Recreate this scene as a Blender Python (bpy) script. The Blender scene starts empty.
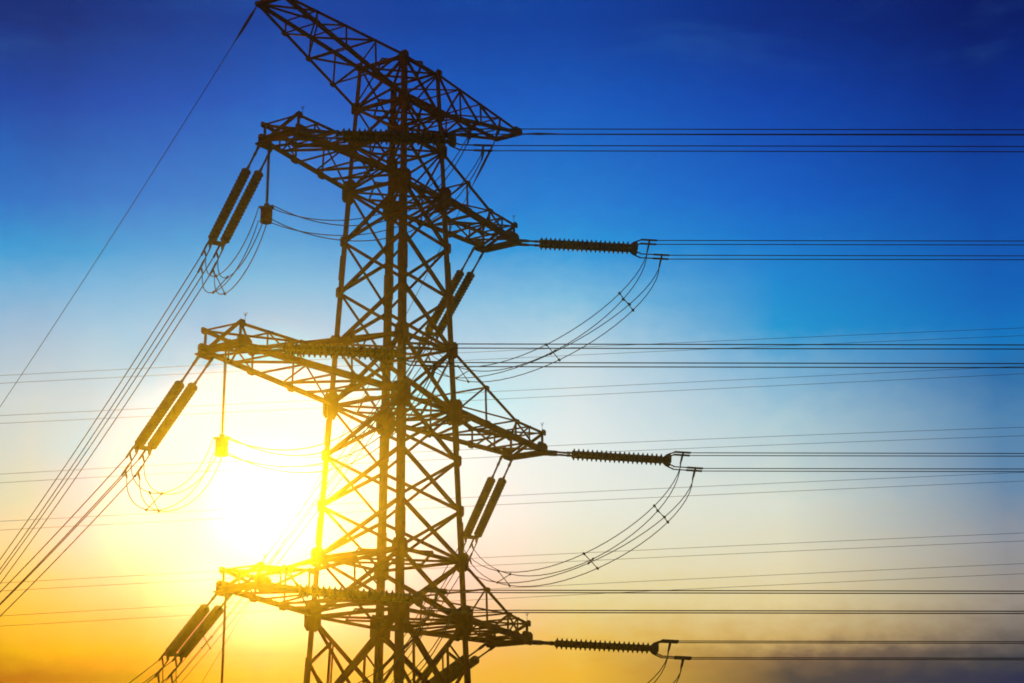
import bpy, bmesh, math, random
from mathutils import Vector, Matrix
R = math.radians
random.seed(7)
sc = bpy.context.scene
col = sc.collection

# ------------------------------------------------------------------ camera
cam_d = bpy.data.cameras.new('camera')
cam = bpy.data.objects.new('camera', cam_d)
col.objects.link(cam)
cam.location = (0, 0, 8.0)
cam.rotation_euler = (R(90 + 16.4827), 0, 0)
cam_d.sensor_width = 36.0
cam_d.lens = 1920.144 / 1024 * 36.0
cam_d.clip_start = 0.1
cam_d.clip_end = 20000
sc.camera = cam

# ------------------------------------------------------------------ light
SUN_AZ, SUN_EL = -7.4, 11.6            # degrees: left of straight ahead, above the horizon
sun_d = bpy.data.lights.new('sun', 'SUN')
sun_d.energy = 2.0
sun_d.angle = R(0.5)
sun_d.color = (1.0, 0.605, 0.03)
sun = bpy.data.objects.new('sun', sun_d)
col.objects.link(sun)
sdir = Vector((math.sin(R(SUN_AZ)) * math.cos(R(SUN_EL)), math.cos(R(SUN_AZ)) * math.cos(R(SUN_EL)), math.sin(R(SUN_EL))))
sun.rotation_euler = (-sdir).to_track_quat('-Z', 'Y').to_euler()
sun.location = sdir * 300

HAZE_DENSITY, HAZE_G = 0.00045, 0.9745

sc.view_settings.view_transform = 'Standard'
sc.view_settings.look = 'None'
sc.view_settings.exposure = 0.0
sc.view_settings.gamma = 1.0
sc.view_settings.use_curve_mapping = False
sc.render.engine = 'CYCLES'
sc.cycles.use_denoising = True
sc.cycles.use_adaptive_sampling = False
sc.cycles.max_bounces = 4
sc.cycles.volume_bounces = 0
sc.cycles.filter_width = 1.8

def lin(c):
    return tuple((v / 255 / 12.92) if v / 255 <= 0.04045 else ((v / 255 + 0.055) / 1.055) ** 2.4 for v in c)

# ------------------------------------------------------------------ sky (world): low sun, graded dusk colours by direction
world = bpy.data.worlds.new('World')
sc.world = world
world.use_nodes = True
nt = world.node_tree
nt.nodes.clear()
L = nt.links.new
def N(t, **k):
    n = nt.nodes.new(t)
    for a, b in k.items():
        setattr(n, a, b)
    return n
def M(op, a, b=None, c=None, clamp=False):
    n = N('ShaderNodeMath', operation=op, use_clamp=clamp)
    for i, v in enumerate((a, b, c)):
        if v is None: continue
        if isinstance(v, (int, float)): n.inputs[i].default_value = v
        else: L(v, n.inputs[i])
    return n.outputs[0]
def RNG(v, a, b, c=0.0, d=1.0, kind='LINEAR'):
    n = N('ShaderNodeMapRange', interpolation_type=kind)
    n.clamp = True
    L(v, n.inputs['Value'])
    for k, x in (('From Min', a), ('From Max', b), ('To Min', c), ('To Max', d)):
        n.inputs[k].default_value = x
    return n.outputs['Result']
def MIX(f, a, b, blend='MIX'):
    n = N('ShaderNodeMix', data_type='RGBA', blend_type=blend)
    if isinstance(f, (int, float)): n.inputs[0].default_value = f
    else: L(f, n.inputs[0])
    for i, v in ((6, a), (7, b)):
        if isinstance(v, tuple): n.inputs[i].default_value = (*v, 1)
        else: L(v, n.inputs[i])
    return n.outputs[2]
tc = N('ShaderNodeTexCoord')
sep = N('ShaderNodeSeparateXYZ')
L(tc.outputs['Generated'], sep.inputs[0])
X, Y, Z = sep.outputs
elev = M('MULTIPLY', M('ARCSINE', Z), 180 / math.pi)
azim = M('MULTIPLY', M('ARCTAN2', X, Y), 180 / math.pi)
def noise(sx, sy, scale, detail, rough=0.55, dist=0.0):
    c = N('ShaderNodeCombineXYZ')
    L(M('MULTIPLY', azim, sx), c.inputs[0]); L(M('MULTIPLY', elev, sy), c.inputs[1])
    n = N('ShaderNodeTexNoise')
    n.inputs['Scale'].default_value = scale; n.inputs['Detail'].default_value = detail
    n.inputs['Roughness'].default_value = rough; n.inputs['Distortion'].default_value = dist
    L(c.outputs[0], n.inputs['Vector'])
    return n.outputs[0]
CLOUD = 1.0
n_fine = noise(1.0, 1.6, 1.3, 6)
n_big = noise(0.5, 0.9, 0.35, 3)
n_cloud = noise(0.28, 1.5, 0.55, 7, 0.6, 0.6)
n_cloud2 = noise(0.35, 1.1, 0.42, 6, 0.58, 0.4)
dot = N('ShaderNodeVectorMath', operation='DOT_PRODUCT')
L(tc.outputs['Generated'], dot.inputs[0]); dot.inputs[1].default_value = sdir
ang = M('MULTIPLY', M('ARCCOSINE', M('MINIMUM', dot.outputs['Value'], 0.999999)), 180 / math.pi)
e_j = M('MULTIPLY_ADD', RNG(ang, 5, 11, 0.1, 1.0), M('ADD', M('MULTIPLY', M('SUBTRACT', n_fine, 0.5), 0.9 * CLOUD), M('MULTIPLY', M('SUBTRACT', n_big, 0.5), 0.5 * CLOUD)), elev)
E0, E1 = 5.0, 30.0
fac = M('DIVIDE', M('SUBTRACT', e_j, E0), E1 - E0, clamp=True)
def elev_of(y, az):      # photograph row to elevation, used only to place the colour stops of the sky bands
    t = -(y - 341.5) / 1920.144
    p = R(16.4827)
    return math.degrees(math.atan((math.sin(p) + t * math.cos(p)) / (math.cos(p) - t * math.sin(p)) * math.cos(R(az))))
COLS = [
 (-14.4, [(20,(0.0008,0.0250,0.1946)), (60,(0.0008,0.0428,0.2775)), (100,(0.0008,0.0584,0.3779)), (150,(0.0008,0.1083,0.4743)), (200,(0.0008,0.1642,0.5785)), (250,(0.0008,0.3090,0.6735)), (285,(0.1042,0.4014,0.6996)), (330,(0.2749,0.4795,0.6907)), (365,(0.3797,0.5425,0.6739)), (400,(0.4969,0.6168,0.6654)), (450,(0.5324,0.6260,0.6117)), (500,(0.6108,0.6339,0.4648)), (540,(0.8606,0.6151,0.3450)), (580,(0.9068,0.5305,0.1402)), (620,(0.9068,0.4455,0.0390)), (650,(0.6555,0.3391,0.0019)), (676,(0.3164,0.0626,0.0008))]),
 (-12.8, [(20,(0.0008,0.0332,0.2339)), (60,(0.0008,0.0519,0.3208)), (100,(0.0008,0.0693,0.4327)), (150,(0.0008,0.1210,0.5048)), (200,(0.0008,0.1803,0.6047)), (250,(0.0008,0.3227,0.6876)), (285,(0.1079,0.4232,0.7349)), (330,(0.2387,0.5143,0.7398)), (362,(0.3280,0.5621,0.7291)), (400,(0.3863,0.5824,0.7204)), (450,(0.2908,0.6135,0.7771)), (500,(0.6781,0.5597,0.6387)), (540,(0.9533,0.5284,0.5296)), (580,(0.9533,0.4807,0.2570)), (620,(0.9533,0.3664,0.0760)), (650,(0.7689,0.3182,0.0072)), (676,(0.2726,0.0587,0.0008))]),
 (-11.0, [(20,(0.0008,0.0386,0.2657)), (60,(0.0008,0.0585,0.3539)), (100,(0.0008,0.0791,0.4572)), (150,(0.0008,0.1319,0.5454)), (200,(0.0008,0.1937,0.6316)), (245,(0.0008,0.3044,0.6960)), (283,(0.0721,0.4076,0.7302)), (330,(0.1633,0.4967,0.7719)), (362,(0.1627,0.5109,0.7740)), (400,(0.3247,0.6619,0.9081)), (450,(0.6781,0.6991,0.8729)), (500,(0.9068,0.7357,0.8224)), (540,(1.0000,0.6331,0.6735)), (580,(1.0000,0.3247,0.3915)), (620,(0.9533,0.1945,0.1357)), (650,(0.8606,0.1683,0.0203)), (676,(0.1537,0.0603,0.0008))]),
 (-9.2, [(20,(0.0008,0.0457,0.2999)), (60,(0.0008,0.0675,0.3848)), (100,(0.0008,0.0898,0.4822)), (150,(0.0008,0.1461,0.5661)), (200,(0.0008,0.2077,0.6296)), (245,(0.0008,0.3276,0.7103)), (283,(0.0561,0.4182,0.7387)), (330,(0.0977,0.4182,0.7553)), (365,(0.0008,0.4275,0.8162)), (400,(0.7689,0.7781,0.9292)), (450,(1.0000,0.9068,0.8758)), (500,(1.0000,1.0000,0.6774)), (540,(1.0000,0.9533,0.7182)), (580,(1.0000,0.6781,0.7319)), (620,(0.9533,0.0111,0.3119)), (655,(0.8606,0.0291,0.0549)), (676,(0.4995,0.0599,0.0062))]),
 (-7.4, [(20,(0.0008,0.0536,0.3482)), (60,(0.0008,0.0793,0.4349)), (100,(0.0008,0.1059,0.5329)), (150,(0.0008,0.1671,0.6035)), (200,(0.0008,0.2335,0.6731)), (240,(0.0008,0.3179,0.7106)), (280,(0.0572,0.4286,0.7526)), (320,(0.1326,0.4536,0.7553)), (360,(0.0696,0.6602,0.9265)), (400,(1.0000,0.8606,0.9544)), (450,(1.0000,1.0000,0.7689)), (485,(1.0000,1.0000,0.6781)), (520,(1.0000,1.0000,0.5883)), (570,(1.0000,0.8146,0.6549)), (620,(0.9533,0.3513,0.5107)), (655,(0.8606,0.0295,0.1558)), (676,(0.6781,0.0577,0.0433))]),
 (-5.4, [(20,(0.0008,0.0503,0.3404)), (60,(0.0008,0.0733,0.4254)), (100,(0.0008,0.0989,0.5218)), (150,(0.0008,0.1520,0.5968)), (200,(0.0008,0.2113,0.6548)), (244,(0.0008,0.3046,0.7044)), (290,(0.1023,0.4507,0.7604)), (335,(0.1837,0.4895,0.7848)), (360,(0.1289,0.5130,0.8275)), (400,(0.6781,0.8383,0.9700)), (450,(1.0000,1.0000,0.9460)), (485,(1.0000,1.0000,0.7875)), (520,(1.0000,1.0000,0.7493)), (570,(1.0000,0.8606,0.7926)), (625,(0.9533,0.1793,0.3764)), (655,(0.7689,0.1135,0.1124)), (676,(0.6331,0.1411,0.0491))]),
 (-3.5, [(20,(0.0008,0.0504,0.3404)), (60,(0.0008,0.0733,0.4294)), (100,(0.0008,0.0989,0.5158)), (150,(0.0008,0.1517,0.5849)), (200,(0.0008,0.2075,0.6536)), (248,(0.0008,0.2954,0.7044)), (300,(0.1843,0.4941,0.7736)), (350,(0.3186,0.5761,0.7963)), (400,(0.2387,0.8242,1.0080)), (450,(0.7689,0.8922,0.9893)), (485,(0.8606,0.8573,0.9332)), (520,(0.9533,0.7980,0.9071)), (550,(0.8837,0.6140,0.7364)), (580,(0.8146,0.4327,0.6071)), (630,(0.7689,0.3254,0.2437)), (676,(0.5883,0.2907,0.0510))]),
 (1.9, [(20,(0.0008,0.0504,0.3396)), (60,(0.0008,0.0713,0.4235)), (100,(0.0008,0.0986,0.5134)), (150,(0.0008,0.1427,0.5772)), (200,(0.0008,0.2000,0.6624)), (250,(0.0008,0.3081,0.7168)), (300,(0.1818,0.5059,0.7555)), (350,(0.5083,0.6956,0.7943)), (400,(0.6460,0.7708,0.8293)), (450,(0.7406,0.8303,0.8455)), (500,(0.7560,0.8172,0.7799)), (550,(0.7418,0.7490,0.5870)), (600,(0.7187,0.6340,0.3218)), (640,(0.7502,0.4919,0.1041)), (672,(0.7728,0.4243,0.0390))]),
 (8.2, [(20,(0.0008,0.0244,0.2189)), (60,(0.0008,0.0374,0.2987)), (100,(0.0008,0.0536,0.3932)), (150,(0.0008,0.0832,0.4796)), (200,(0.0008,0.1158,0.5656)), (240,(0.0008,0.1729,0.5994)), (280,(0.0008,0.2438,0.6456)), (330,(0.0008,0.3073,0.6538)), (370,(0.1674,0.4302,0.6748)), (420,(0.3942,0.5947,0.6932)), (460,(0.5234,0.6555,0.6699)), (500,(0.6866,0.7407,0.6553)), (530,(0.7104,0.7114,0.5723)), (560,(0.7540,0.6974,0.4936)), (600,(0.7605,0.6343,0.3367)), (635,(0.6047,0.4096,0.1522)), (655,(0.1884,0.1148,0.0728)), (676,(0.0345,0.0404,0.0549))]),
 (14.6, [(20,(0.0008,0.0110,0.1305)), (60,(0.0008,0.0178,0.1779)), (100,(0.0008,0.0245,0.2339)), (150,(0.0008,0.0428,0.3043)), (200,(0.0008,0.0672,0.3941)), (250,(0.0008,0.0961,0.4470)), (300,(0.0008,0.1287,0.4989)), (340,(0.0008,0.1845,0.5280)), (370,(0.0180,0.1546,0.4125)), (420,(0.0751,0.2313,0.4480)), (450,(0.0920,0.2358,0.4365)), (480,(0.1136,0.2438,0.4250)), (510,(0.1831,0.2675,0.3834)), (540,(0.2679,0.2924,0.3481)), (570,(0.2848,0.2795,0.2888)), (600,(0.3140,0.2740,0.2388)), (640,(0.1426,0.1231,0.1177)), (658,(0.0369,0.0468,0.0690)), (678,(0.0008,0.0146,0.0755))]),
]
def ramp(az, stops):
    n = N('ShaderNodeValToRGB')
    n.color_ramp.interpolation = 'LINEAR'
    st = sorted(((elev_of(y, az) - E0) / (E1 - E0), c) for y, c in stops)
    el = n.color_ramp.elements
    el[0].position = st[0][0]; el[0].color = (*st[0][1], 1)
    el[1].position = st[-1][0]; el[1].color = (*st[-1][1], 1)
    for p, c in st[1:-1]:
        x = el.new(p); x.color = (*c, 1)
    L(fac, n.inputs[0])
    return n.outputs[0]
sky = ramp(*COLS[0])
for (a0, _), (a1, st) in zip(COLS, COLS[1:]):
    sky = MIX(RNG(azim, a0, a1), sky, ramp(a1, st))
# low dusk cloud banks, bottom right, and a faint high wisp
low = RNG(elev, 5.5, 9.6, 1.0, 0.0, 'SMOOTHSTEP')
bank = M('MULTIPLY', RNG(n_cloud, 0.46, 0.66, 0, 1, 'SMOOTHSTEP'), low)
bank = M('MULTIPLY', bank, RNG(azim, -12, 6, 0.22, 1.0))
dark = MIX(RNG(azim, -2, 12), lin((208, 134, 20)), lin((72, 70, 70)))
sky = MIX(M('MULTIPLY', bank, 0.35 * CLOUD), sky, dark)
wisp = M('MULTIPLY', RNG(n_cloud2, 0.52, 0.78, 0, 1, 'SMOOTHSTEP'), RNG(elev, 20, 25))
sky = MIX(M('MULTIPLY', wisp, 0.12 * CLOUD), sky, lin((70, 140, 205)))
# glow of the sun through the thin cloud: a bright patch around its direction
g1 = M('EXPONENT', M('MULTIPLY', M('POWER', M('DIVIDE', ang, 1.35), 2.0), -1.0))
sky = MIX(g1, sky, (1.9, 1.87, 1.8))
sky10 = N('ShaderNodeVectorMath', operation='SCALE')
L(sky, sky10.inputs[0]); sky10.inputs['Scale'].default_value = 10.0
nis = N('ShaderNodeTexSky', sky_type='NISHITA')
nis.sun_disc = False
nis.sun_elevation = R(SUN_EL); nis.sun_rotation = R(SUN_AZ)
nis.dust_density = 1.0
skyc = MIX(0.002, sky10.outputs[0], nis.outputs[0])
bg = N('ShaderNodeBackground')
bg.inputs['Strength'].default_value = 0.1
L(skyc, bg.inputs['Color'])
wo = N('ShaderNodeOutputWorld')
L(bg.outputs[0], wo.inputs['Surface'])

# ------------------------------------------------------------------ materials
def mat(name, base, rough, metal=0.0, var=0.3, scale=3.0, spec=0.3, second=None):
    m = bpy.data.materials.new(name)
    m.use_nodes = True
    t = m.node_tree
    b = t.nodes['Principled BSDF']
    tcn = t.nodes.new('ShaderNodeTexCoord')
    no = t.nodes.new('ShaderNodeTexNoise')
    no.inputs['Scale'].default_value = scale; no.inputs['Detail'].default_value = 6
    cr = t.nodes.new('ShaderNodeValToRGB')
    lo = tuple(c * (1 - var) for c in base); hi = second or tuple(min(1, c * (1 + var)) for c in base)
    cr.color_ramp.elements[0].position = 0.35; cr.color_ramp.elements[1].position = 0.68
    cr.color_ramp.elements[0].color = (*lo, 1); cr.color_ramp.elements[1].color = (*hi, 1)
    t.links.new(tcn.outputs['Object'], no.inputs['Vector'])
    t.links.new(no.outputs[0], cr.inputs[0])
    t.links.new(cr.outputs[0], b.inputs['Base Color'])
    rr = t.nodes.new('ShaderNodeMapRange')
    rr.inputs['To Min'].default_value = max(0.05, rough - 0.12); rr.inputs['To Max'].default_value = min(1, rough + 0.12)
    t.links.new(no.outputs[0], rr.inputs['Value']); t.links.new(rr.outputs[0], b.inputs['Roughness'])
    b.inputs['Metallic'].default_value = metal
    b.inputs['Specular IOR Level'].default_value = spec
    return m
m_steel = mat('weathered_steel', (0.21, 0.032, 0.004), 0.85, 0.0, 0.3, 2.2, 0.05, (0.25, 0.045, 0.008))
m_porc = mat('brown_porcelain', (0.06, 0.013, 0.004), 0.6, 0.0, 0.2, 6, 0.12)
m_fit = mat('forged_fitting', (0.055, 0.024, 0.012), 0.7, 0.0, 0.3, 9, 0.2)
m_wire = mat('weathered_conductor', (0.06, 0.042, 0.028), 0.7, 0.0, 0.2, 2, 0.1)
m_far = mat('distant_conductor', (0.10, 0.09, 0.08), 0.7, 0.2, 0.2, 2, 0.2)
m_ground = mat('dry_grass', (0.055, 0.06, 0.025), 0.95, 0.0, 0.4, 0.4, 0.1, (0.10, 0.085, 0.04))

# ------------------------------------------------------------------ mesh helpers
UP = Vector((0, 0, 1))
def V(*a): return Vector(a)
def obj(name, bm, m, parent=None, smooth=False):
    me = bpy.data.meshes.new(name)
    bmesh.ops.recalc_face_normals(bm, faces=bm.faces[:])
    bm.to_mesh(me); bm.free()
    if smooth:
        for p in me.polygons: p.use_smooth = True
    me.materials.append(m)
    o = bpy.data.objects.new(name, me)
    col.objects.link(o)
    if parent: o.parent = parent
    return o
def tag(o, label, cat, group=None, kind=None):
    if label: o['label'] = label
    if cat: o['category'] = cat
    if group: o['group'] = group
    if kind: o['kind'] = kind
    return o
def empty(name, loc):
    o = bpy.data.objects.new(name, None)
    o.location = loc
    col.objects.link(o)
    return o
def extrude(bm, P, Q, prof, d1, d2):
    """a closed profile [(x, y)...] carried from P to Q, x along d1 and y along d2"""
    n = len(prof)
    a = [bm.verts.new(P + d1 * x + d2 * y) for x, y in prof]
    b = [bm.verts.new(Q + d1 * x + d2 * y) for x, y in prof]
    for i in range(n):
        bm.faces.new((a[i], a[(i + 1) % n], b[(i + 1) % n], b[i]))
    bm.faces.new(a[::-1]); bm.faces.new(b)
def angle(bm, P, Q, s, d1, d2, t=None, off=0.0):
    """rolled steel angle: two flanges of width s meeting on the line P-Q"""
    P = Vector(P); Q = Vector(Q)
    ax = (Q - P).normalized()
    d1 = (d1 - ax * d1.dot(ax)).normalized()
    d2 = (d2 - ax * d2.dot(ax)); d2 = (d2 - d1 * d2.dot(d1)).normalized()
    t = t or max(0.012, s * 0.12)
    o = d2 * off
    extrude(bm, P + o, Q + o, [(0, 0), (s, 0), (s, t), (t, t), (t, s), (0, s)], d1, d2)
def brace(bm, P, Q, s, nrm, off=0.0, sgn=1):
    """angle brace lying in the plane whose normal is nrm"""
    P = Vector(P); Q = Vector(Q)
    ax = (Q - P).normalized()
    d1 = ax.cross(nrm).normalized() * sgn
    angle(bm, P - d1 * s / 2, Q - d1 * s / 2, s, d1, nrm, off=off)
def plate(bm, c, d1, d2, w, h, t, nrm, cut=0.35):
    pr = [(-w, -h * (1 - cut)), (-w * (1 - cut), -h), (w * (1 - cut), -h), (w, -h * (1 - cut)), (w, h * (1 - cut)), (w * (1 - cut), h), (-w * (1 - cut), h), (-w, h * (1 - cut))]
    extrude(bm, c - nrm * t / 2, c + nrm * t / 2, pr, d1, d2)
def tube(bm, pts, r, seg=6, caps=True):
    pts = [Vector(p) for p in pts]
    rs = r if isinstance(r, (list, tuple)) else [r] * len(pts)
    rings = []
    ref = None
    for i, p in enumerate(pts):
        t = (pts[min(i + 1, len(pts) - 1)] - pts[max(i - 1, 0)]).normalized()
        if ref is None:
            ref = t.orthogonal().normalized()
        ref = (ref - t * ref.dot(t)).normalized()
        b = t.cross(ref)
        rings.append([bm.verts.new(p + (ref * math.cos(k * 2 * math.pi / seg) + b * math.sin(k * 2 * math.pi / seg)) * rs[i]) for k in range(seg)])
    for A, B in zip(rings, rings[1:]):
        for k in range(seg):
            bm.faces.new((A[k], A[(k + 1) % seg], B[(k + 1) % seg], B[k]))
    if caps:
        bm.faces.new(rings[0][::-1]); bm.faces.new(rings[-1])
def box(bm, c, d1, d2, d3, a, b, h):
    extrude(bm, c - d3 * h, c + d3 * h, [(-a, -b), (a, -b), (a, b), (-a, b)], d1, d2)

# ------------------------------------------------------------------ ground: hillside sheet to the horizon (below the frame)
def ground_z(x, y):
    knoll = 6.4 * math.exp(-((x) ** 2 + (y) ** 2) / (2 * 17.0 ** 2))
    hx, hy = x + 35, y - 125
    valley = -32 * math.exp(-(hx * hx / (2 * 45 ** 2) + hy * hy / (2 * 38 ** 2)))
    near = max(0.0, 1 - math.hypot(x + 4, y - 64) / 9.0)
    rough = 0.5 * math.sin(x * 0.045 + 1) * math.cos(y * 0.037)
    return (knoll + valley + rough) * (1 - min(1, near * 3)) + min(1, near * 3) * 0.0
bm = bmesh.new()
n = 110
def warp(i):
    t = (i / n) * 2 - 1
    return math.copysign(abs(t) ** 2.2, t) * 1500 
grid = [[bm.verts.new((warp(i) , warp(j) + 60, ground_z(warp(i), warp(j) + 60))) for j in range(n + 1)] for i in range(n + 1)]
for i in range(n):
    for j in range(n):
        bm.faces.new((grid[i][j], grid[i + 1][j], grid[i + 1][j + 1], grid[i][j + 1]))
g = obj('ground', bm, m_ground, smooth=True)
tag(g, 'dry grassy hillside under the lattice tower', 'ground', kind='structure')

# ------------------------------------------------------------------ the lattice tower
TH = R(33.8106)
UA = V(math.sin(TH), math.cos(TH), 0)          # along the crossarms, away from the camera and to the right
VA = V(math.cos(TH), -math.sin(TH), 0)         # across them, towards the camera and to the right
AX = V(-4.095, 64.0, 0)
def loc(u, v, z): return V(u * UA.x + v * VA.x, u * UA.y + v * VA.y, z)      # relative to the tower's base
def half(z):
    return 0.07 + 1.5067 - 0.0399 * (z - 24.527) if z < 32.35 else 0.07 + 1.1948 - 0.0443 * (z - 32.35)
ZTT, ZTB, Z1T, Z1B, Z2T, Z2B, Z3T, Z3B = 37.18, 35.55, 34.136, 32.352, 26.731, 24.527, 19.288, 17.30
LEV = [ZTT, ZTB, Z1T, Z1B, 30.48, 28.60, Z2T, Z2B, 22.78, 21.03, Z3T, Z3B, 13.75, 9.6, 5.0, 0.0]
CORN = [(-1, -1), (-1, 1), (1, 1), (1, -1)]
tower = empty('transmission_tower', AX)
tag(tower, 'tall brown steel lattice pylon silhouetted against the low sun, carrying all the wires', 'pylon')
def cpt(c, z): return loc(c[0] * half(z), c[1] * half(z), z)
for c in CORN:
    bm = bmesh.new()
    d1, d2 = UA * -c[0], VA * -c[1]
    zs = [ZTT + 0.08, Z1B, 0.0]
    for za, zb in zip(zs, zs[1:]):
        s = 0.17 if za > Z1B else 0.215
        angle(bm, cpt(c, za), cpt(c, zb), s, d1, d2, 0.03)
    # splice cover plates bolted over the leg
    for z in (29.5, 23.6, 20.2, 15.5):
        o = cpt(c, z) - (d1 + d2) * 0.0
        angle(bm, cpt(c, z + 0.45) - (d1 + d2) * 0.022, cpt(c, z - 0.45) - (d1 + d2) * 0.022, 0.25, d1, d2, 0.02)
    obj('leg', bm, m_steel, tower)
    bm = bmesh.new()                         # concrete footing stays with the tower
    f = cpt(c, 0.0)
    box(bm, f + V(0, 0, -0.1), UA, VA, UP, 0.55, 0.55, 0.55)
    obj('footing', bm, m_fit, tower)
FACES = [(CORN[i], CORN[(i + 1) % 4]) for i in range(4)]
def face_n(ca, cb):
    return (UA * -ca[0]) if ca[0] == cb[0] else (VA * -ca[1])
for za, zb in zip(LEV, LEV[1:]):
    s = 0.085 if za > Z1B + 0.1 else (0.112 if za > Z3B + 0.1 else 0.15)
    for ca, cb in FACES:
        nn = face_n(ca, cb)
        bm = bmesh.new()
        brace(bm, cpt(ca, za), cpt(cb, zb), s, nn, 0.035, 1)
        brace(bm, cpt(cb, za), cpt(ca, zb), s, nn, 0.035 + s * 0.14 + 0.012, -1)
        obj('cross_brace', bm, m_steel, tower)
for z in (ZTT, ZTB, Z1T, Z1B, Z2T, Z2B, Z3T, Z3B, 9.6):
    for ca, cb in FACES:
        nn = face_n(ca, cb)
        bm = bmesh.new()
        brace(bm, cpt(ca, z) + V(0, 0, .0), cpt(cb, z), 0.115, nn, 0.09, 1)
        obj('horizontal_brace', bm, m_steel, tower)
    bm = bmesh.new()
    a, b_, c_, d_ = (cpt(c, z) for c in CORN)
    brace(bm, a, c_, 0.085, UP, -0.03); brace(bm, b_, d_, 0.085, UP, 0.03)
    mids = [(a + b_) / 2, (b_ + c_) / 2, (c_ + d_) / 2, (d_ + a) / 2]
    for k in range(4): brace(bm, mids[k], mids[(k + 1) % 4], 0.07, UP, 0.06)
    obj('plan_brace', bm, m_steel, tower)
# redundant members in the big panels under the lowest crossarms
for ca, cb in FACES:
    for p, q in ((ca, cb), (cb, ca)):
        nn = face_n(ca, cb)
        za, zb = Z3B, 13.75
        bm = bmesh.new()
        d1 = cpt(p, za).lerp(cpt(q, zb), 0.24); d2 = cpt(p, za).lerp(cpt(q, zb), 0.5)
        l1 = cpt(p, za - (za - zb) * 0.44); l2 = cpt(p, za - (za - zb) * 0.72)
        dd = cpt(p, zb).lerp(cpt(q, za), 0.27)
        brace(bm, l1, d1, 0.085, nn, 0.11); brace(bm, l1, dd, 0.085, nn, 0.12)
        brace(bm, d1, dd, 0.065, nn, 0.14)
        obj('secondary_brace', bm, m_steel, tower)
BIG = {Z1B: (0.30, 0.40), Z2B: (0.34, 0.44), Z3B: (0.36, 0.48), Z1T: (0.2, 0.26), Z2T: (0.24, 0.3), Z3T: (0.26, 0.32), ZTT: (0.15, 0.15), ZTB: (0.2, 0.22)}
for z in LEV[:-1]:
    w, h = BIG.get(z, (0.13, 0.19))
    for c in CORN:
        bm = bmesh.new()
        p = cpt(c, z)
        d1, d2 = UA * -c[0], VA * -c[1]
        plate(bm, p + d1 * (w * 0.35) - d2 * 0.012, d1, UP, w * 1.0, h, 0.02, d2)
        plate(bm, p + d2 * (w * 0.35) - d1 * 0.012, d2, UP, w * 1.0, h, 0.02, d1)
        obj('gusset_plate', bm, m_steel, tower)
# step bolts up the near leg
bm = bmesh.new()
z = 2.5
while z < 36:
    p = cpt((-1, 1), z)
    tube(bm, [p, p + (-UA if int(z / 0.4) % 2 else VA) * 0.16], 0.012, 5)
    z += 0.4
obj('step_bolts', bm, m_fit, tower)

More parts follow.
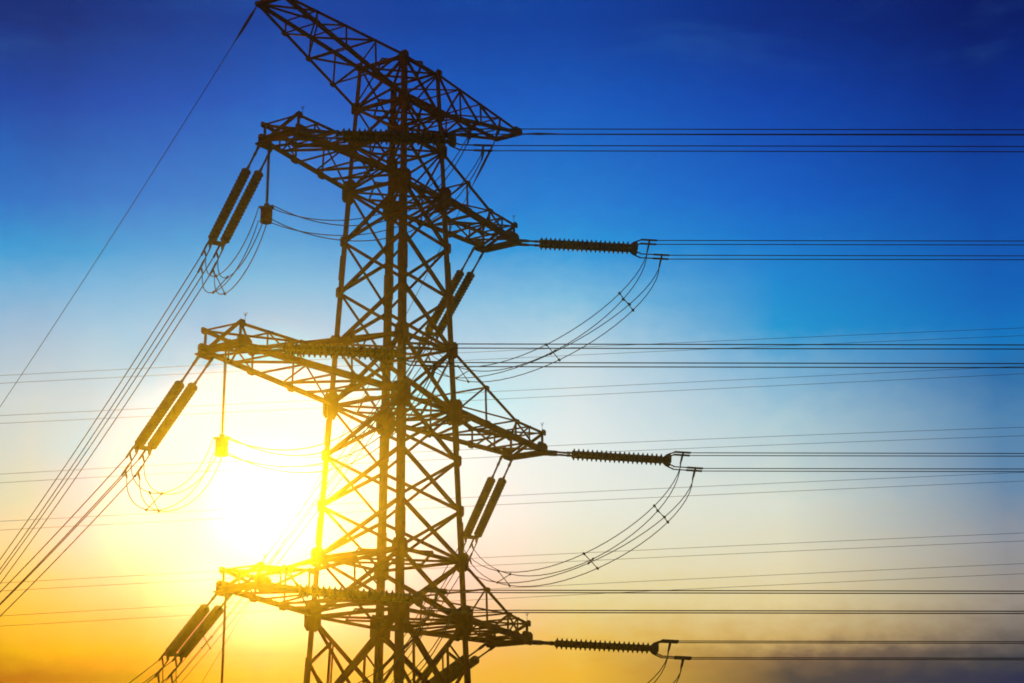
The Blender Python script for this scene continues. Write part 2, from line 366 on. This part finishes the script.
W = 0.772
ARMS = [  # bottom level, upper level, reach left / right, tip height, kink reach, kink height
    (Z1B, Z1T, 6.311, 6.432, 0.70, 4.5, 0.66),
    (Z2B, Z2T, 8.683, 8.349, 0.78, 6.15, 0.74),
    (Z3B, Z3T, 7.392, 7.273, 0.68, 5.5, 0.78)]
def crossarm(s, zb, zt, reach, ht, uk, hk, w, side):
    ab, at = half(zb), half(zt)
    def wid(u): return ab + (w - ab) * (u - ab) / (reach - ab)
    def bot(u, v): return loc(s * u, v * wid(u), zb)
    def top(u, v):
        if u <= uk:
            f = (u - at) / (uk - at); wv = at + (wid(uk) - at) * f; z = zt + (zb + hk - zt) * f
        else:
            f = (u - uk) / (reach - uk); wv = wid(u); z = zb + hk + (ht - hk) * f
        return loc(s * u, v * wv, z)
    O = UA * s
    bm = bmesh.new()
    for v in (-1, 1):
        dv = VA * -v
        angle(bm, bot(ab, v), bot(reach + 0.06, v), 0.185, dv, UP, 0.03)
        angle(bm, top(at, v), top(uk, v), 0.12, dv, -UP, 0.022)
        angle(bm, top(uk, v), top(reach, v), 0.10, dv, -UP, 0.02)
    arm = obj('crossarm', bm, m_steel, tower)
    um = ab + (uk - ab) * 0.5
    st = [ab, um, uk, reach]
    bm = bmesh.new()                       # bottom plane
    us = [ab]
    k = 5
    for i in range(1, k + 1): us.append(ab + (reach - ab) * i / k)
    for i, u in enumerate(us):
        if i: brace(bm, bot(u, -1), bot(u, 1), 0.075, UP, 0.04)
    for i in range(k):
        v = 1 if i % 2 else -1
        brace(bm, bot(us[i], v), bot(us[i + 1], -v), 0.075, UP, 0.07)
        if i in (0, k - 1): brace(bm, bot(us[i], -v), bot(us[i + 1], v), 0.075, UP, 0.10)
    obj('bottom_lacing', bm, m_steel, arm)
    bm = bmesh.new()                       # top plane
    for i, u in enumerate((max(at, um), uk, (uk + reach) / 2, reach)):
        brace(bm, top(u, -1), top(u, 1), 0.065, UP, -0.04)
    brace(bm, top(um, -1), top(uk, 1), 0.06, UP, -0.07)
    brace(bm, top(at, 1), top(um, -1), 0.06, UP, -0.07)
    brace(bm, top(uk, 1), top(reach, -1), 0.065, UP, -0.07)
    brace(bm, top(uk, -1), top(reach, 1), 0.065, UP, -0.10)
    obj('top_lacing', bm, m_steel, arm)
    for v in (-1, 1):
        bm = bmesh.new()
        nn = VA * -v
        brace(bm, bot(um, v), top(um, v), 0.08, nn, 0.04)
        brace(bm, bot(ab, v), top(um, v), 0.07, nn, 0.07)
        obj('side_lacing', bm, m_steel, arm)
        bm = bmesh.new()
        brace(bm, bot(uk, v), top(uk, v), 0.085, nn, 0.04)
        brace(bm, bot(reach, v), top(reach, v), 0.11, nn, 0.04)
        brace(bm, bot(reach - 0.35, v), top(uk, v), 0.085, nn, 0.07)
        ue = (uk + reach) / 2 + 0.1
        brace(bm, bot(ue, v), top(ue, v), 0.07, nn, 0.09)
        brace(bm, bot(uk, v), top(ue, v), 0.07, nn, 0.11)
        obj('side_lacing', bm, m_steel, arm)
        bm = bmesh.new(); plate(bm, bot(reach - 0.12, v) + UP * 0.10 - nn * 0.015, UA, UP, 0.34, 0.24, 0.022, nn); obj('gusset_plate', bm, m_steel, arm)
        bm = bmesh.new(); plate(bm, bot(uk, v) + UP * 0.07 - nn * 0.015, UA, UP, 0.17, 0.12, 0.022, nn); obj('gusset_plate', bm, m_steel, arm)
        bm = bmesh.new(); plate(bm, top(uk, v) - UP * 0.06 - nn * 0.015, UA, UP, 0.15, 0.09, 0.022, nn); obj('gusset_plate', bm, m_steel, arm)
        bm = bmesh.new(); plate(bm, top(reach, v) - UP * 0.03 - nn * 0.015, UA, UP, 0.13, 0.11, 0.022, nn); obj('gusset_plate', bm, m_steel, arm)
        bm = bmesh.new(); plate(bm, top(um, v) - UP * 0.05 - nn * 0.015, UA, UP, 0.13, 0.09, 0.02, nn); obj('gusset_plate', bm, m_steel, arm)
        bm = bmesh.new(); plate(bm, bot(um, v) + UP * 0.07 - nn * 0.015, UA, UP, 0.17, 0.13, 0.02, nn); obj('gusset_plate', bm, m_steel, arm)
        bm = bmesh.new(); plate(bm, bot(reach - 0.08, v) - UP * 0.012, UA, VA, 0.3, 0.24, 0.024, UP); obj('tip_plate', bm, m_steel, arm)
    bm = bmesh.new()                       # end frame across the tip
    brace(bm, bot(reach, -1), top(reach, 1), 0.09, O, 0.03); brace(bm, bot(reach, 1), top(reach, -1), 0.09, O, 0.06)
    brace(bm, bot(reach, -1) + UP * 0.03, bot(reach, 1) + UP * 0.03, 0.2, O, 0.09)
    obj('end_frame', bm, m_steel, arm)
    bm = bmesh.new()                       # bird spike on the tip
    p = top(reach - 0.12, 1)
    for dx, dy in ((0.01, 0), (0.06, 0.02), (-0.06, 0.03)):
        tube(bm, [p + UP * 0.0, p + UP * 0.2, p + V(dx, dy, 0.34)], 0.008, 5)
    obj('bird_spike', bm, m_fit, arm)
    return bot, top
tips = {}
for k, (zb, zt, rl, rr, ht, uk, hk) in enumerate(ARMS):
    for s, reach in ((-1, rl), (1, rr)):
        crossarm(s, zb, zt, reach, ht, uk, hk, W, s)
        for v in (-1, 1):
            tips[k, s, v] = AX + loc(s * reach, v * W, zb - 0.03)

RT, WT, ZPK = 7.074, 0.6, 37.074
def peak_arm(s):
    ab, at = half(ZTB), half(ZTT)
    def bot(u, v):
        f = (u - ab) / (RT - ab); return loc(s * u, v * (ab + (WT - ab) * f), ZTB + (ZPK - 0.05 - ZTB) * f)
    def top(u, v):
        f = (u - at) / (RT - at); return loc(s * u, v * (at + (WT - at) * f), ZTT + (ZPK + 0.05 - ZTT) * f)
    bm = bmesh.new()
    for v in (-1, 1):
        dv = VA * -v
        angle(bm, bot(ab, v), bot(RT, v), 0.12, dv, UP, 0.02)
        angle(bm, top(at, v), top(RT, v), 0.11, dv, -UP, 0.02)
    arm = obj('peak_arm', bm, m_steel, tower)
    st = [ab, 2.55, 4.05, 5.5, RT]
    for v in (-1, 1):
        bm = bmesh.new(); nn = VA * -v
        for u in st[1:-1]: brace(bm, bot(u, v), top(u, v), 0.08, nn, 0.03)
        for u0, u1 in zip(st, st[1:-1]): brace(bm, top(u0, v), bot(u1, v), 0.07, nn, 0.06)
        obj('side_lacing', bm, m_steel, arm)
        bm = bmesh.new()
        plate(bm, top(RT - 0.2, v) - UP * 0.02 - nn * 0.014, UA, UP, 0.26, 0.11, 0.02, nn)
        for u in st[1:-1]:
            pb = bmesh.new(); plate(pb, bot(u, v) + UP * 0.04 - nn * 0.014, UA, UP, 0.12, 0.09, 0.02, nn)
            obj('gusset_plate', pb, m_steel, arm)
        obj('tip_plate', bm, m_steel, arm)
    for name, fn, off in (('bottom_lacing', bot, 0.03), ('top_lacing', top, -0.03)):
        bm = bmesh.new()
        for i, u in enumerate(st):
            if i: brace(bm, fn(u, -1), fn(u, 1), 0.06, UP, off)
        for i in range(4):
            v = 1 if i % 2 else -1
            brace(bm, fn(st[i], v), fn(st[i + 1], -v), 0.06, UP, off * 2.0)
        obj(name, bm, m_steel, arm)
    bm = bmesh.new()                         # end bracket that carries the earth wire
    c = (top(RT, 1) + top(RT, -1)) / 2 - UP * 0.06
    box(bm, c, UA, VA, UP, 0.1, WT + 0.02, 0.06)
    obj('end_frame', bm, m_steel, arm)
peak_arm(-1); peak_arm(1)

# ------------------------------------------------------------------ insulators, conductors and jumpers
LAT = 0.225        # half distance between the two strings of a set and between the conductors of a bundle
ORD = ['upper', 'middle', 'lowest']
def string_mesh(nd=20, pitch=0.172):
    bm = bmesh.new()
    prof = [(0, 0.028), (0.04, 0.05)]
    z = 0.06
    for k in range(nd):
        prof += [(z, 0.085), (z + 0.03, 0.10), (z + 0.055, 0.172), (z + 0.082, 0.176), (z + 0.098, 0.13), (z + 0.115, 0.09)]
        z += pitch
    prof += [(z, 0.045), (z + 0.05, 0.03)]
    tube(bm, [(0, 0, p) for p, r in prof], [r for p, r in prof], 12)
    return bm, z + 0.05
sm, SLEN = string_mesh()
s_first = obj('insulator_string', sm, m_porc, None, smooth=True)
first_used = [False]
def frame(e):
    e = e.normalized()
    lat = Vector((e.y, -e.x, 0)).normalized()
    up = lat.cross(e).normalized()
    if up.z < 0: up = -up
    return e, lat, up
def insulator_set(A, E, label, group, VER=0.285):
    """double tension string from arm corner A to yoke at E; returns the clamp points of four conductors"""
    e, lat, up = frame(E - A)
    Ltot = (E - A).length
    root = empty('tension_insulator', A)
    tag(root, label, 'insulator', group)
    s0 = Ltot - 0.25 - SLEN
    rot = Matrix((lat, up, e)).transposed().to_4x4() if lat.cross(up).dot(e) > 0 else Matrix((-lat, up, e)).transposed().to_4x4()
    for sg in (-1, 1):
        if not first_used[0]:
            o = s_first; first_used[0] = True
        else:
            o = s_first.copy(); col.objects.link(o)
        o.parent = root
        o.matrix_local = Matrix.Translation(lat * sg * LAT + e * s0) @ rot
        bm = bmesh.new()                       # link hardware between arm and string
        b = lat * sg * LAT
        tube(bm, [b - e * 0.02, b + e * 0.18], 0.055, 6)
        box(bm, b + e * 0.30, e, up, lat, 0.14, 0.055, 0.02)
        tube(bm, [b + e * 0.36, b + e * 0.52], 0.05, 6)
        tube(bm, [b + e * 0.5, b + e * (s0 + 0.02)], 0.036, 6)
        tube(bm, [b + e * (s0 - 0.14), b + e * s0], 0.05, 6)
        obj('link_fitting', bm, m_fit, root)
    bm = bmesh.new()                           # yoke: cross plate and two upright plates
    y = e * (Ltot - 0.2)
    box(bm, y + e * 0.02, lat, e, up, LAT + 0.09, 0.10, 0.016)
    for sg in (-1, 1):
        pr = [(-0.12, -0.07), (0.0, -0.18), (0.12, -0.22), (0.19, -0.12), (0.19, 0.12), (0.12, 0.22), (0.0, 0.18), (-0.12, 0.07)]
        c = y + lat * sg * LAT
        extrude(bm, c - lat * 0.014, c + lat * 0.014, pr, e, up)
        for q in (-1, 1):
            tube(bm, [c + e * 0.06 + up * q * 0.18, c + e * 0.30 + up * q * (VER - 0.01)], 0.026, 6)
    obj('yoke_plate', bm, m_fit, root)
    ends = []
    for sg in (-1, 1):
        for vv in (1, -1):
            b = y + lat * sg * LAT + up * vv * VER
            bm = bmesh.new()
            q0 = 0.62 if vv > 0 else 1.1
            tube(bm, [b + e * 0.27, b + e * (q0 - 0.3)], 0.022, 6)
            tube(bm, [b + e * (q0 - 0.32), b + e * (q0 + 0.28)], 0.04, 8)
            lug = b + e * q0
            tube(bm, [lug, lug - up * 0.12 - e * 0.02, lug - up * 0.34 - e * 0.06], [0.04, 0.036, 0.03], 7)
            obj('dead_end_clamp', bm, m_fit, root)
            ends.append((A + b + e * (q0 + 0.25), A + lug - up * 0.32 - e * 0.06, sg, vv))
    return ends, (e, lat, up)
WR = 0.0165
def spacer(bm, pts, r=0.02):
    c = sum(pts, Vector()) / len(pts)
    for p in pts:
        tube(bm, [c, p], r, 5)
        d = (p - c).normalized()
        tube(bm, [p - d * 0.05, p + d * 0.05], 0.042, 6)
def bundle(ends, fn, span, label, group, spots, r=WR):
    """four conductors leaving the clamps; fn(s) gives the offset after s metres"""
    root = empty('conductor_bundle', sum((e[0] for e in ends), Vector()) / 4)
    tag(root, label, 'power line', group)
    B = root.location.copy()
    pos = []
    for i, (p, _, sg, vv) in enumerate(ends):
        bm = bmesh.new()
        k = 48
        tube(bm, [p - B + fn(span * (j / k) ** 1.3) for j in range(k + 1)], r, 6)
        obj('conductor', bm, m_wire, root)
    for s in spots:
        bm = bmesh.new()
        spacer(bm, [p - B + fn(s) for p, *_ in ends], 0.028)
        obj('spacer', bm, m_fit, root)
    return root
def bez(P, n=22):
    out = []
    for i in range(n + 1):
        t = i / n
        out.append(P[0] * (1 - t) ** 3 + P[1] * 3 * t * (1 - t) ** 2 + P[2] * 3 * t * t * (1 - t) + P[3] * t ** 3)
    return out
def jumper(paths, label, spots):
    """paths: four lists of points; spots: indices where a spacer grips them"""
    B = paths[0][0].copy()
    root = empty('jumper_loop', B)
    tag(root, label, 'jumper cable', 'jumper loops between the insulators')
    for pts in paths:
        bm = bmesh.new()
        tube(bm, [p - B for p in pts], WR, 6)
        obj('conductor', bm, m_wire, root)
    for i in spots:
        bm = bmesh.new()
        spacer(bm, [pts[i] - B for pts in paths], 0.018)
        obj('spacer', bm, m_fit, root)
    return root

GI = 'tension insulators at the crossarm tips'
GB = 'conductor bundles strung from the crossarm tips'
RIGHT_E = {(0, 1): (4.66, 0, -0.25), (1, 1): (4.80, 0, -0.30), (2, 1): (4.70, 0, -0.24),
           (0, -1): (5.15, 0, -0.16), (1, -1): (5.05, 0, -0.22), (2, -1): (4.9, 0, -0.34)}
LEFT_E = {(0, -1): (-10.34, 63.18, 30.14), (1, -1): (-12.15, 61.40, 22.42), (2, -1): (-10.97, 62.52, 15.84),
          (0, 1): (-3.26, 73.70, 30.0), (1, 1): (-1.67, 75.44, 22.09), (2, 1): (-3.35, 74.76, 16.04)}
LEFT_PASS = {(0, -1): (30.06, -8.25), (1, -1): (14.29, -3.43), (2, -1): (4.83, -0.66),
             (0, 1): (28.38, -8.83), (1, 1): (10.23, -3.47), (2, 1): (3.64, -0.77)}
SPOT = {(0, 1): [27.0], (0, -1): [], (1, -1): [], (1, 1): [], (2, -1): [], (2, 1): []}
SIDE = {1: 'right', -1: 'left'}
ends_r, ends_l, fr_l = {}, {}, {}
for k in range(3):
    for s in (-1, 1):
        A = tips[k, s, 1]
        E = A + V(*RIGHT_E[k, s])
        where = 'tip of the %s %s crossarm' % (ORD[k], SIDE[s])
        if s == 1:
            lb = 'ribbed insulator pointing level right from the ' + where
        else:
            lb = 'ribbed insulator crossing the tower front from the ' + where
        ends_r[k, s], _ = insulator_set(A, E, lb, GI)
        A2 = tips[k, s, -1] + (UA * -0.16 if s == 1 else UA * 0.14)
        lb = ('paired insulator strings slanting down left from the ' + where)
        ends_l[k, s], fr_l[k, s] = insulator_set(A2, Vector(LEFT_E[k, s]), lb, GI, 0.19)
        m0 = -0.004
        fn = lambda t: V(t, 0, -0.0022 * t + 0.00002 * t * t)
        if s == 1:
            lb = 'four level dark wires running right from the ' + where
        else:
            lb = 'four level wires crossing the tower front rightward from the %s left crossarm' % ORD[k]
        bundle(ends_r[k, s], fn, 110, lb, GB, [])
        e = fr_l[k, s][0]
        hd = V(e.x, e.y, 0).normalized()
        d, dz = LEFT_PASS[k, s]
        c = 0.0016
        m = dz / d - c * d
        fn = lambda t, hd=hd, m=m, c=c: hd * t + V(0, 0, m * t + c * t * t)
        if s == 1:
            lb = 'four wires passing down behind the tower from the ' + where
        else:
            lb = 'four wires slanting down left from the ' + where
        bundle(ends_l[k, s], fn, 62, lb, GB, SPOT[k, s], 0.0195)

# jumper loops on the right side: from the level conductors round under the arm to the receding ones
def pair(a, b):          # match conductors by (upper/lower, side)
    return [(p, next(q for q in b if q[3] == p[3] and q[2] == -p[2])) for p in a]
JR = {0: ((-0.12, 0, -2.2), (1.75, -0.6, -2.95)), 1: ((-0.12, 0, -2.2), (1.8, -0.6, -2.8)), 2: ((-0.12, 0, -2.2), (1.8, -0.6, -2.7))}
for k in range(3):
    paths = []
    for p, q in pair(ends_r[k, 1], ends_l[k, 1]):
        P, Q = p[1], q[1]
        g = V(-0.09 * p[2], 0, 0.10 * p[2] - 0.16 * p[3])
        paths.append(bez([P, P + V(*JR[k][0]) + g, Q + V(*JR[k][1]) + g, Q], 26))
    jumper(paths, 'curved loop of jumper wires hanging below the %s right crossarm' % ORD[k], [6, 13, 21])
# jumper loops on the left side, held down by a weighted support
SUP = {0: -0.6, 1: 0.06, 2: -0.70}
DROP = {0: 2.22, 1: 2.75, 2: 2.9}
for k in range(3):
    rl = ARMS[k][2]
    zb = ARMS[k][0]
    top = AX + loc(-rl + 0.1, SUP[k], zb - 0.05)
    dr = DROP[k]
    root = empty('jumper_support', top)
    tag(root, 'thin hanging rod with a block weight under the tip of the %s left crossarm' % ORD[k], 'insulator', 'weighted jumper supports')
    bm = bmesh.new()
    pts, rs = [V(0, 0, 0.05), V(0, 0, -0.2)], [0.03, 0.03]
    z = -0.22
    while z > -dr + 0.2:
        pts += [V(0, 0, z), V(0, 0, z - 0.012), V(0, 0, z - 0.024)]; rs += [0.035, 0.062, 0.035]
        z -= 0.055
    pts += [V(0, 0, -dr + 0.12), V(0, 0, -dr + 0.02)]; rs += [0.03, 0.03]
    tube(bm, pts, rs, 8)
    obj('rod', bm, m_porc, root)
    bm = bmesh.new()
    tube(bm, [V(0, 0, -dr + 0.14), V(0, 0, -dr + 0.02)], 0.09, 8)
    box(bm, V(0, 0, -dr + 0.02), V(1, 0, 0), V(0, 1, 0), UP, 0.24, 0.06, 0.03)
    obj('clamp', bm, m_fit, root)
    bm = bmesh.new()
    for i in range(4):
        tube(bm, [V(0, 0, -dr - 0.03 - i * 0.125), V(0, 0, -dr - 0.045 - i * 0.125), V(0, 0, -dr - 0.135 - i * 0.125), V(0, 0, -dr - 0.15 - i * 0.125)], [0.18, 0.20, 0.20, 0.18], 14)
    obj('weight', bm, m_steel, root)
    wc = top + V(0, 0, -dr - 0.22)
    paths = []
    for p, q in pair(ends_l[k, -1], ends_r[k, -1]):
        P, Q = p[1], q[1]
        off = V(0.02 * p[2], 0, 0)
        Wl = wc + V(-0.1 + 0.15 * p[2], -0.05, 0.25 * p[3]); Wr = wc + V(0.2, -0.2 * p[2], 0.25 * p[3])
        a = bez([P, P + V(-0.05, -0.1, -1.6), Wl + V(-0.6, 0.35, -2.15), Wl], 18)
        b = bez([Wr, Wr + V(1.7, 0.1, -0.78 - 0.14 * p[2]), Q + V(-1.6, 0.3, -3.4 - 0.2 * p[2]), Q], 22)
        paths.append(a + b)
    jumper(paths, 'jumper wires looping under the %s left crossarm past the hanging weight' % ORD[k], [7])

# earth wires on the peak arms
def cable(name, pts, r, m, label, cat, group):
    B = Vector(pts[0])
    bm = bmesh.new()
    tube(bm, [Vector(p) - B for p in pts], r, 6)
    o = obj(name, bm, m)
    o.location = B
    return tag(o, label, cat, group)
GE = 'earth wires on the peak arms'
def earth(P, hd, m, c, span, label):
    pts = [P + hd * (span * (i / 50) ** 1.3) + V(0, 0, m * (span * (i / 50) ** 1.3) + c * (span * (i / 50) ** 1.3) ** 2) for i in range(51)]
    rr = [0.05 if 0.25 < (p - P).length < 1.5 else 0.013 for p in pts]
    return cable('earth_wire', pts, rr, m_wire, label, 'earth wire', GE)
tl = AX + loc(-RT, -WT, ZPK - 0.05); tr = AX + loc(RT, WT, ZPK - 0.05); tr2 = AX + loc(RT, -WT, ZPK - 0.05)
hd = V(math.sin(R(-29.5)), math.cos(R(-29.5)), 0)
earth(tl, hd, -0.262, 0.0008, 80, 'single thin wire slanting down left from the topmost left arm')
earth(tr, V(1, 0, 0), -0.0005, 0, 110, 'single thin wire running level to the right from the topmost arm tip')
hd = V(math.sin(R(-27)), math.cos(R(-27)), 0)
earth(tr2, hd, -0.59, 0.002, 80, 'single thin wire dropping down left behind the tower from the topmost right arm')

# ------------------------------------------------------------------ the other line far behind: six pairs of wires crossing the sky
FAR = [  # height at x = -46, +12, +47 seen 170 m away, scaled to 101 m; gap within the pair
    (55.09, 58.02, 59.60, 0.74), (51.28, 54.20, 55.95, 0.74), (45.80, 48.80, 50.17, 0.80),
    (41.45, 44.40, 45.98, 0.80), (35.86, 38.86, 40.44, 0.72), (32.90, 36.05, 37.68, 0.90)]
FN = ['first', 'second', 'third', 'fourth', 'fifth', 'lowest']
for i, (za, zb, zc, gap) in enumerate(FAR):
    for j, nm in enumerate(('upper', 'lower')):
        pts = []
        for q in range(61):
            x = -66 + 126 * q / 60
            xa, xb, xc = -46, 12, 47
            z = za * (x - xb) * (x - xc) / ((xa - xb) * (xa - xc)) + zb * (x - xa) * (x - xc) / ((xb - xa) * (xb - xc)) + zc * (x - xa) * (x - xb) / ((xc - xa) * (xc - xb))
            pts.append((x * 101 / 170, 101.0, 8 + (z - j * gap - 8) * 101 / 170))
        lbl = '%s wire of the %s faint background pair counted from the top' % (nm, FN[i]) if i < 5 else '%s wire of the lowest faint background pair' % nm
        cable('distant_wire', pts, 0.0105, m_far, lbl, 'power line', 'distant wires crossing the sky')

# ------------------------------------------------------------------ haze: the dusty evening air
bm = bmesh.new()
bmesh.ops.create_cube(bm, size=1.0)
for v in bm.verts:
    v.co = Vector((v.co.x * 3200, v.co.y * 3200 + 60, -36 + (v.co.z + 0.5) * (36 + 39.6)))
m_h = bpy.data.materials.new('haze')
m_h.use_nodes = True
t = m_h.node_tree
t.nodes.clear()
pv = t.nodes.new('ShaderNodeVolumePrincipled')
pv.inputs['Color'].default_value = (1.0, 0.83, 0.36, 1)
pv.inputs['Density'].default_value = HAZE_DENSITY
pv.inputs['Anisotropy'].default_value = HAZE_G
om = t.nodes.new('ShaderNodeOutputMaterial')
t.links.new(pv.outputs[0], om.inputs['Volume'])
hz = obj('haze', bm, m_h)
tag(hz, 'thin warm evening haze glowing around the low sun', 'haze', kind='stuff')
